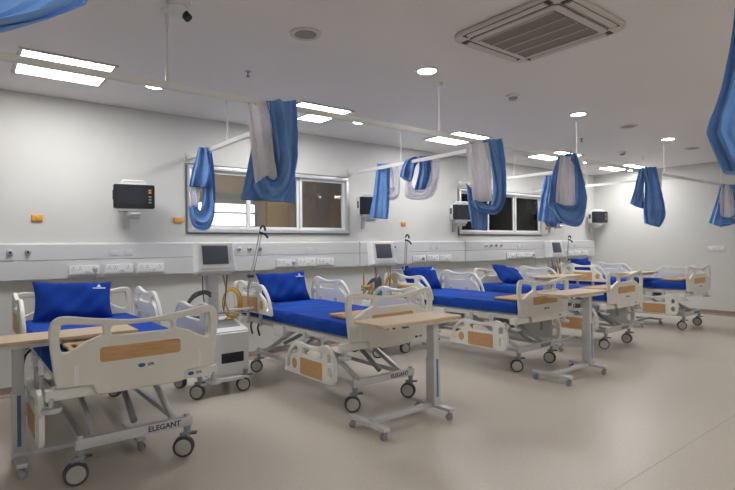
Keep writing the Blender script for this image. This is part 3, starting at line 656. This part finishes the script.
for k, (dx, yy, z, tilt, rz, lab) in enumerate(PIL):
    bx, by = B[k][0], B[k][1]
    p = tag(obj('pillow', pillow_mesh(k), 'pillow', None, (bx+dx, by+yy, z), (-tilt, rz, 0)), lab, 'pillow', 'royal blue pillows')
    obj('pillow_print', cm('pprint', lambda: (lambda m: m.mesh('pp'))(MB().prism([(0, .045), (-.02, .014), (.02, .014)], -.079, -.0765, 'y').box(-.055, .055, -.079, -.0765, .0, .008)), 'print'), None, p, (.20, -.002, .09), label='small white printed mark')

def tray_mesh():
    o = sm2([(-.38, -.10), (-.36, -.155), (-.30, -.16), (-.15, -.145), (0, -.135), (.15, -.145), (.30, -.16), (.36, -.155), (.38, -.10), (.37, 0), (.38, .12), (.35, .155), (.28, .16), (0, .16), (-.28, .16), (-.35, .155), (-.38, .12), (-.37, 0)], 4)
    return plate('tray', o, [rrect(-.345, -.315, -.07, .07, .014), rrect(.315, .345, -.07, .07, .014)], .022, .005, RX(-PI/2))
for k, (dx, dy, dz, rx, lab) in enumerate(((0, .27, .815, 0, 'wooden tray board on the foot of the nearest bed'), (.0, .30, .815, 0, 'wooden tray board on the foot of the second bed, behind its table'),
        (0, .27, .815, 0, 'brown wooden tray board at the foot of the third bed'), (-.04, .30, .815, 0, 'orange-brown tray board at the foot of the fourth bed'), (0, .30, .815, 0, 'wooden tray board on the foot of the farthest bed'))):
    tag(obj('tray_board', cm('tray', tray_mesh, 'woodt'), None, None, (B[k][0]+dx, B[k][1]+dy, dz+.002), (-rx, 0, 0)), lab, 'tray', 'wooden bed trays')

# ------------------------------------------------------------------ overbed tables (column at one end)
def small_caster(parent, x, y, rz):
    c = obj('caster', cm('sc', lambda: MB().box(-.014, .014, -.018, .018, .03, .062, .006).cyl((0, 0, .05), (0, 0, .075), .01, n=10), 'grey'), None, parent, (x, y, 0), (0, 0, rz))
    obj('wheel', cm('sw', lambda: MB().lathe([(.001, -.02), (.02, -.02), (.025, -.016), (.025, -.006), (.014, -.004), (.014, .004), (.025, .006), (.025, .016), (.02, .02), (.001, .02)], (0, 0, 0), 20, 'x'), 'grey'), None, c, (0, .01, .0255))
def table(x, y, z, flip, lab):
    r = thing('overbed_table', lab, 'table', (x, y, 0), PI if flip else 0, 'overbed tables')
    def top():
        return plate('top', rrect(-.71, .17, -.18, .18, .015), [], .024, .003, T((0, 0, -.012)) @ RX(-PI/2))
    tp = obj('tabletop', cm('ttop', top, 'woodl'), None, r, (0, 0, z))
    obj('support_beam', cm('tbeam', lambda: MB().box(-.60, .12, -.13, -.10, -.055, -.0245, .004).box(-.60, .12, .10, .13, -.055, -.0245, .004).box(-.60, -.57, -.10, .10, -.05, -.0245).box(-.06, .06, -.10, .10, -.055, -.0245, .003), 'rail'), None, tp)
    obj('edge_knob', cm('tknob', lambda: MB().cyl((-.56, -.145, -.04), (-.56, -.13, -.04), .008, n=10).box(-.47, -.41, -.15, -.13, -.05, -.04, .003), 'dgrey'), None, tp)
    s = z-.02
    obj('column_sleeve', cm('col%.2f' % z, lambda: MB().box(-.038, .038, -.05, .05, .11, z-.36, .006).box(-.032, .032, -.043, .043, z-.37, z-.05, .005), 'steel'), None, r)
    for sy in (-1, 1):
        obj('column_strip', cm('cst%.2f%d' % (z, sy), lambda: MB().box(-.011, .011, sy*.0495, sy*.0515, .16, z-.37), 'strip'), None, r, label='blue strip')
    def bs():
        m = MB(); m.box(-.03, .03, -.22, .22, .07, .10, .008).box(-.74, -.68, -.22, .22, .07, .10, .008).box(-.69, -.02, -.03, .03, .072, .108, .006).box(-.045, .045, -.06, .06, .09, .12, .005); return m
    obj('base', cm('tbase', bs, 'steel'), None, r)
    for cx in (.0, -.71):
        for cy in (-.19, .19): small_caster(r, cx, cy, .4+cy*2)
table(.32, 4.13, .865, True, 'overbed table at the left edge, its pale top reaching over the nearest bed')
table(3.19, 3.13, .85, False, 'overbed table standing before the footboard of the second bed')
table(5.57, 3.04, .92, False, 'overbed table standing before the footboard of the third bed')
table(6.33, 4.03, 1.0, True, 'overbed table between third and fourth beds, only its pale top showing')
table(9.08, 4.18, .93, True, 'farthest overbed table, between the fourth and last beds')

# ------------------------------------------------------------------ ventilators
def ventilator(x, y, lab, arm_z=1.62, kind=0, rz=0):
    r = thing('ventilator', lab, 'ventilator', (x, y, 0), rz, 'ventilators on trolleys')
    obj('trolley_base', cm('vbase', lambda: MB().box(-.25, .25, -.02, .05, .125, .16, .01).box(-.25, .25, .46, .53, .125, .16, .01).box(-.06, .06, .0, .5, .128, .157, .006).box(-.22, .25, .03, .5, .155, .172, .004), 'white'), None, r)
    for cx, cy, a in ((-.25, 0, .9), (.22, 0, 1.25), (-.25, .5, .5), (.22, .5, -.6)): caster(r, cx, cy, a)
    def body():
        m = MB(); m.prism([(.03, .172), (.03, .60), (.06, .625), (.36, .70), (.50, .70), (.50, .172)], -.16, .275, 'x', .012); return m
    b = obj('cabinet', cm('vbody', body, 'white'), None, r)
    obj('front_recess', cm('vrec', lambda: MB().box(-.02, .215, .022, .05, .295, .395, .008), 'dark'), None, b)
    obj('control_panel', cm('vctl', lambda: MB().box(-.11, .22, -.10, .10, -.002, .004, .003, T((.0, .21, .664)) @ RX(.245)), 'grey'), None, b)
    obj('control_knob', cm('vknob', lambda: MB().lathe([(.022, 0), (.022, .015), (.016, .02), (.001, .02)], (-.06, .16, .655), 18), 'white'), None, b)
    col = obj('column', cm('vcol', lambda: MB().prism([(.02, .68), (.02, 1.0), (.015, 1.17), (.11, 1.17), (.10, 1.0), (.14, .68)], -.065, .045, 'x', .008).box(-.16, .16, -.03, .14, 1.165, 1.20, .006), 'steel'), None, r, (0, .22, 0))
    d = obj('display', cm('vdisp', lambda: plate('v', sm2([(-.20, -.11), (-.215, -.135), (-.19, -.155), (0, -.155), (.19, -.155), (.215, -.135), (.20, -.08), (.19, .12), (.178, .148), (.15, .152), (0, .152), (-.15, .152), (-.178, .148), (-.19, .12)], 3), [], .13, .016), 'white'), None, r, (0, .24, 1.34), (-.18, 0, .0))
    obj('screen', cm('vscr', lambda: MB().box(-.145, .125, -.0685, -.064, -.075, .115, .002), 'screeng'), None, d)
    obj('key_strip', cm('vkeys', lambda: MB().box(-.16, .16, -.068, -.064, -.125, -.105, .002).box(.14, .155, -.068, -.064, -.05, .1, .002), 'panel'), None, d)
    # hoses and arm
    rings = MB()
    for q in range(3):
        rr = .115+.012*q; rings.tube([(.19+.02*q+rr*math.cos(a*PI/6)*.75, .28+.02*q, .86+rr*1.15*math.sin(a*PI/6)) for a in range(12)], .0085, 8, True)
    rings.tube([(.10, .26, 1.16), (.12, .23, 1.02), (.10, .20, .88), (.14, .2, .76), (.10, .22, .70)], .008, 8)
    obj('breathing_hose', rings, 'yellow', r, label='coiled yellow hose')
    bh = MB()
    for q in range(2):
        bh.tube([(-.04, .24, .95+.03*q), (-.12, .2, .99+.02*q), (-.23, .2, .95+.03*q), (-.30, .24, .84), (-.26, .28, .76), (-.1, .28, .74)], .013, 8)
    bh.tube([(-.13, .22, 1.17), (-.14, .18, 1.0), (-.12, .18, .8), (-.1, .2, .7)], .006, 6).tube([(.13, .22, 1.17), (.10, .18, 1.0), (.07, .18, .8)], .006, 6)
    obj('breathing_hose', bh, 'dgrey', r, label='dark hose looped at the left')
    hd = MB().tube([(.06, .22, .80), (.28, .18, .80), (.40, .2, .80), (.42, .26, .80)] if not kind else [(.06, .1, .80), (.12, .08, .80), (.2, .08, .80), (.22, .14, .80)], .012, 10)
    obj('push_handle', hd, 'white', r)
    ax, az = (.36, .76) if not kind else (.39, 1.10)
    am = MB().cyl((ax, .22, az), (ax, .22, max(1.0, az+.05)), .009, n=10).cyl((ax, .22, max(1.0, az)), (ax+.03*(kind == 0), .20, 1.16), .014, n=10).cyl((ax, .22, 1.0 if not kind else 1.1), (ax+.13*(kind == 0), .18, arm_z), .007, n=10).cyl((ax+.03, .22, 1.0 if not kind else 1.12), (ax+.03+.12*(kind == 0), .18, arm_z-.03), .005, n=8)
    am.tube([(.05, .30, az), (ax*.6, .26, az), (ax, .22, az)], .009, 8)
    obj('support_arm', am, 'chrome', r)
    tx = ax+.13*(kind == 0)
    obj('hose_clip', MB().tube([(tx, .18, arm_z), (tx+.02, .17, arm_z+.03), (tx+.045, .17, arm_z+.02), (tx+.05, .16, arm_z-.02)], .012, 8), 'dark', r)
    obj('hose_clip', MB().tube([(tx-.01, .18, arm_z-.04), (tx+.04, .15, arm_z-.06), (tx+.07, .14, arm_z-.10)], .012, 8), 'dark', r)
    obj('arm_joint', MB().cyl((ax-.005, .2, 1.14), (ax+.05, .2, 1.14), .02, n=10), 'dark', r)
    if kind:
        fit = MB().cyl((-.42, .1, .78), (-.42, .1, 1.16), .012, n=10).cyl((-.45, .1, .92), (-.33, .1, .92), .018, n=10).cyl((-.38, .08, .75), (-.30, .1, .90), .02, n=10).cyl((-.3, .1, .8), (-.3, .1, .95), .03, n=12)
        obj('humidifier', fit, 'brass', r, label='brass-coloured humidifier fittings')
        obj('humidifier_chamber', MB().lathe([(.04, .74), (.045, .78), (.04, .86), (.02, .90), (.001, .90)], (-.2, .08, 0), 18), 'green', r)
        obj('gas_cylinder', MB().lathe([(.001, 1.06), (.02, 1.05), (.045, 1.0), (.05, .95), (.05, .72), (.001, .70)], (-.14, .15, 0), 20), 'dgrey', r)
        obj('side_bar', MB().cyl((-.45, .12, .88), (.3, .14, .88), .010, n=8), 'chrome', r)
ventilator(2.07, 4.88, 'ventilator with grey screen and yellow hose between the first two beds', 1.64, 0)
ventilator(4.52, 5.14, 'ventilator between the second and third beds, brass fittings at its left', 1.56, 1)
ventilator(8.70, 5.14, 'far ventilator between the fourth and last beds', 1.56, 1)

# ------------------------------------------------------------------ camera, render settings
cam = bpy.data.cameras.new('camera'); co = bpy.data.objects.new('camera', cam); COL.objects.link(co)
cam.sensor_width = 36; cam.lens = 36*519/735; cam.clip_start = .05
R = Matrix(((0.782593, 0.008396, -0.622477), (-0.622431, -0.007544, -0.782638), (-0.011267, 0.999936, -0.000678)))
# rows above are the world axes seen from the camera, i.e. the camera-to-world rotation
co.matrix_world = T((0, 0, 1.45)) @ R.to_4x4()
S.camera = co
w = bpy.data.worlds.new('world'); S.world = w; w.use_nodes = True
w.node_tree.nodes['Background'].inputs[0].default_value = (.5, .55, .6, 1); w.node_tree.nodes['Background'].inputs[1].default_value = .3
S.view_settings.view_transform = 'Standard'; S.view_settings.look = 'None'; S.view_settings.gamma = 1; S.view_settings.use_curve_mapping = False
S.view_settings.exposure = 0.78
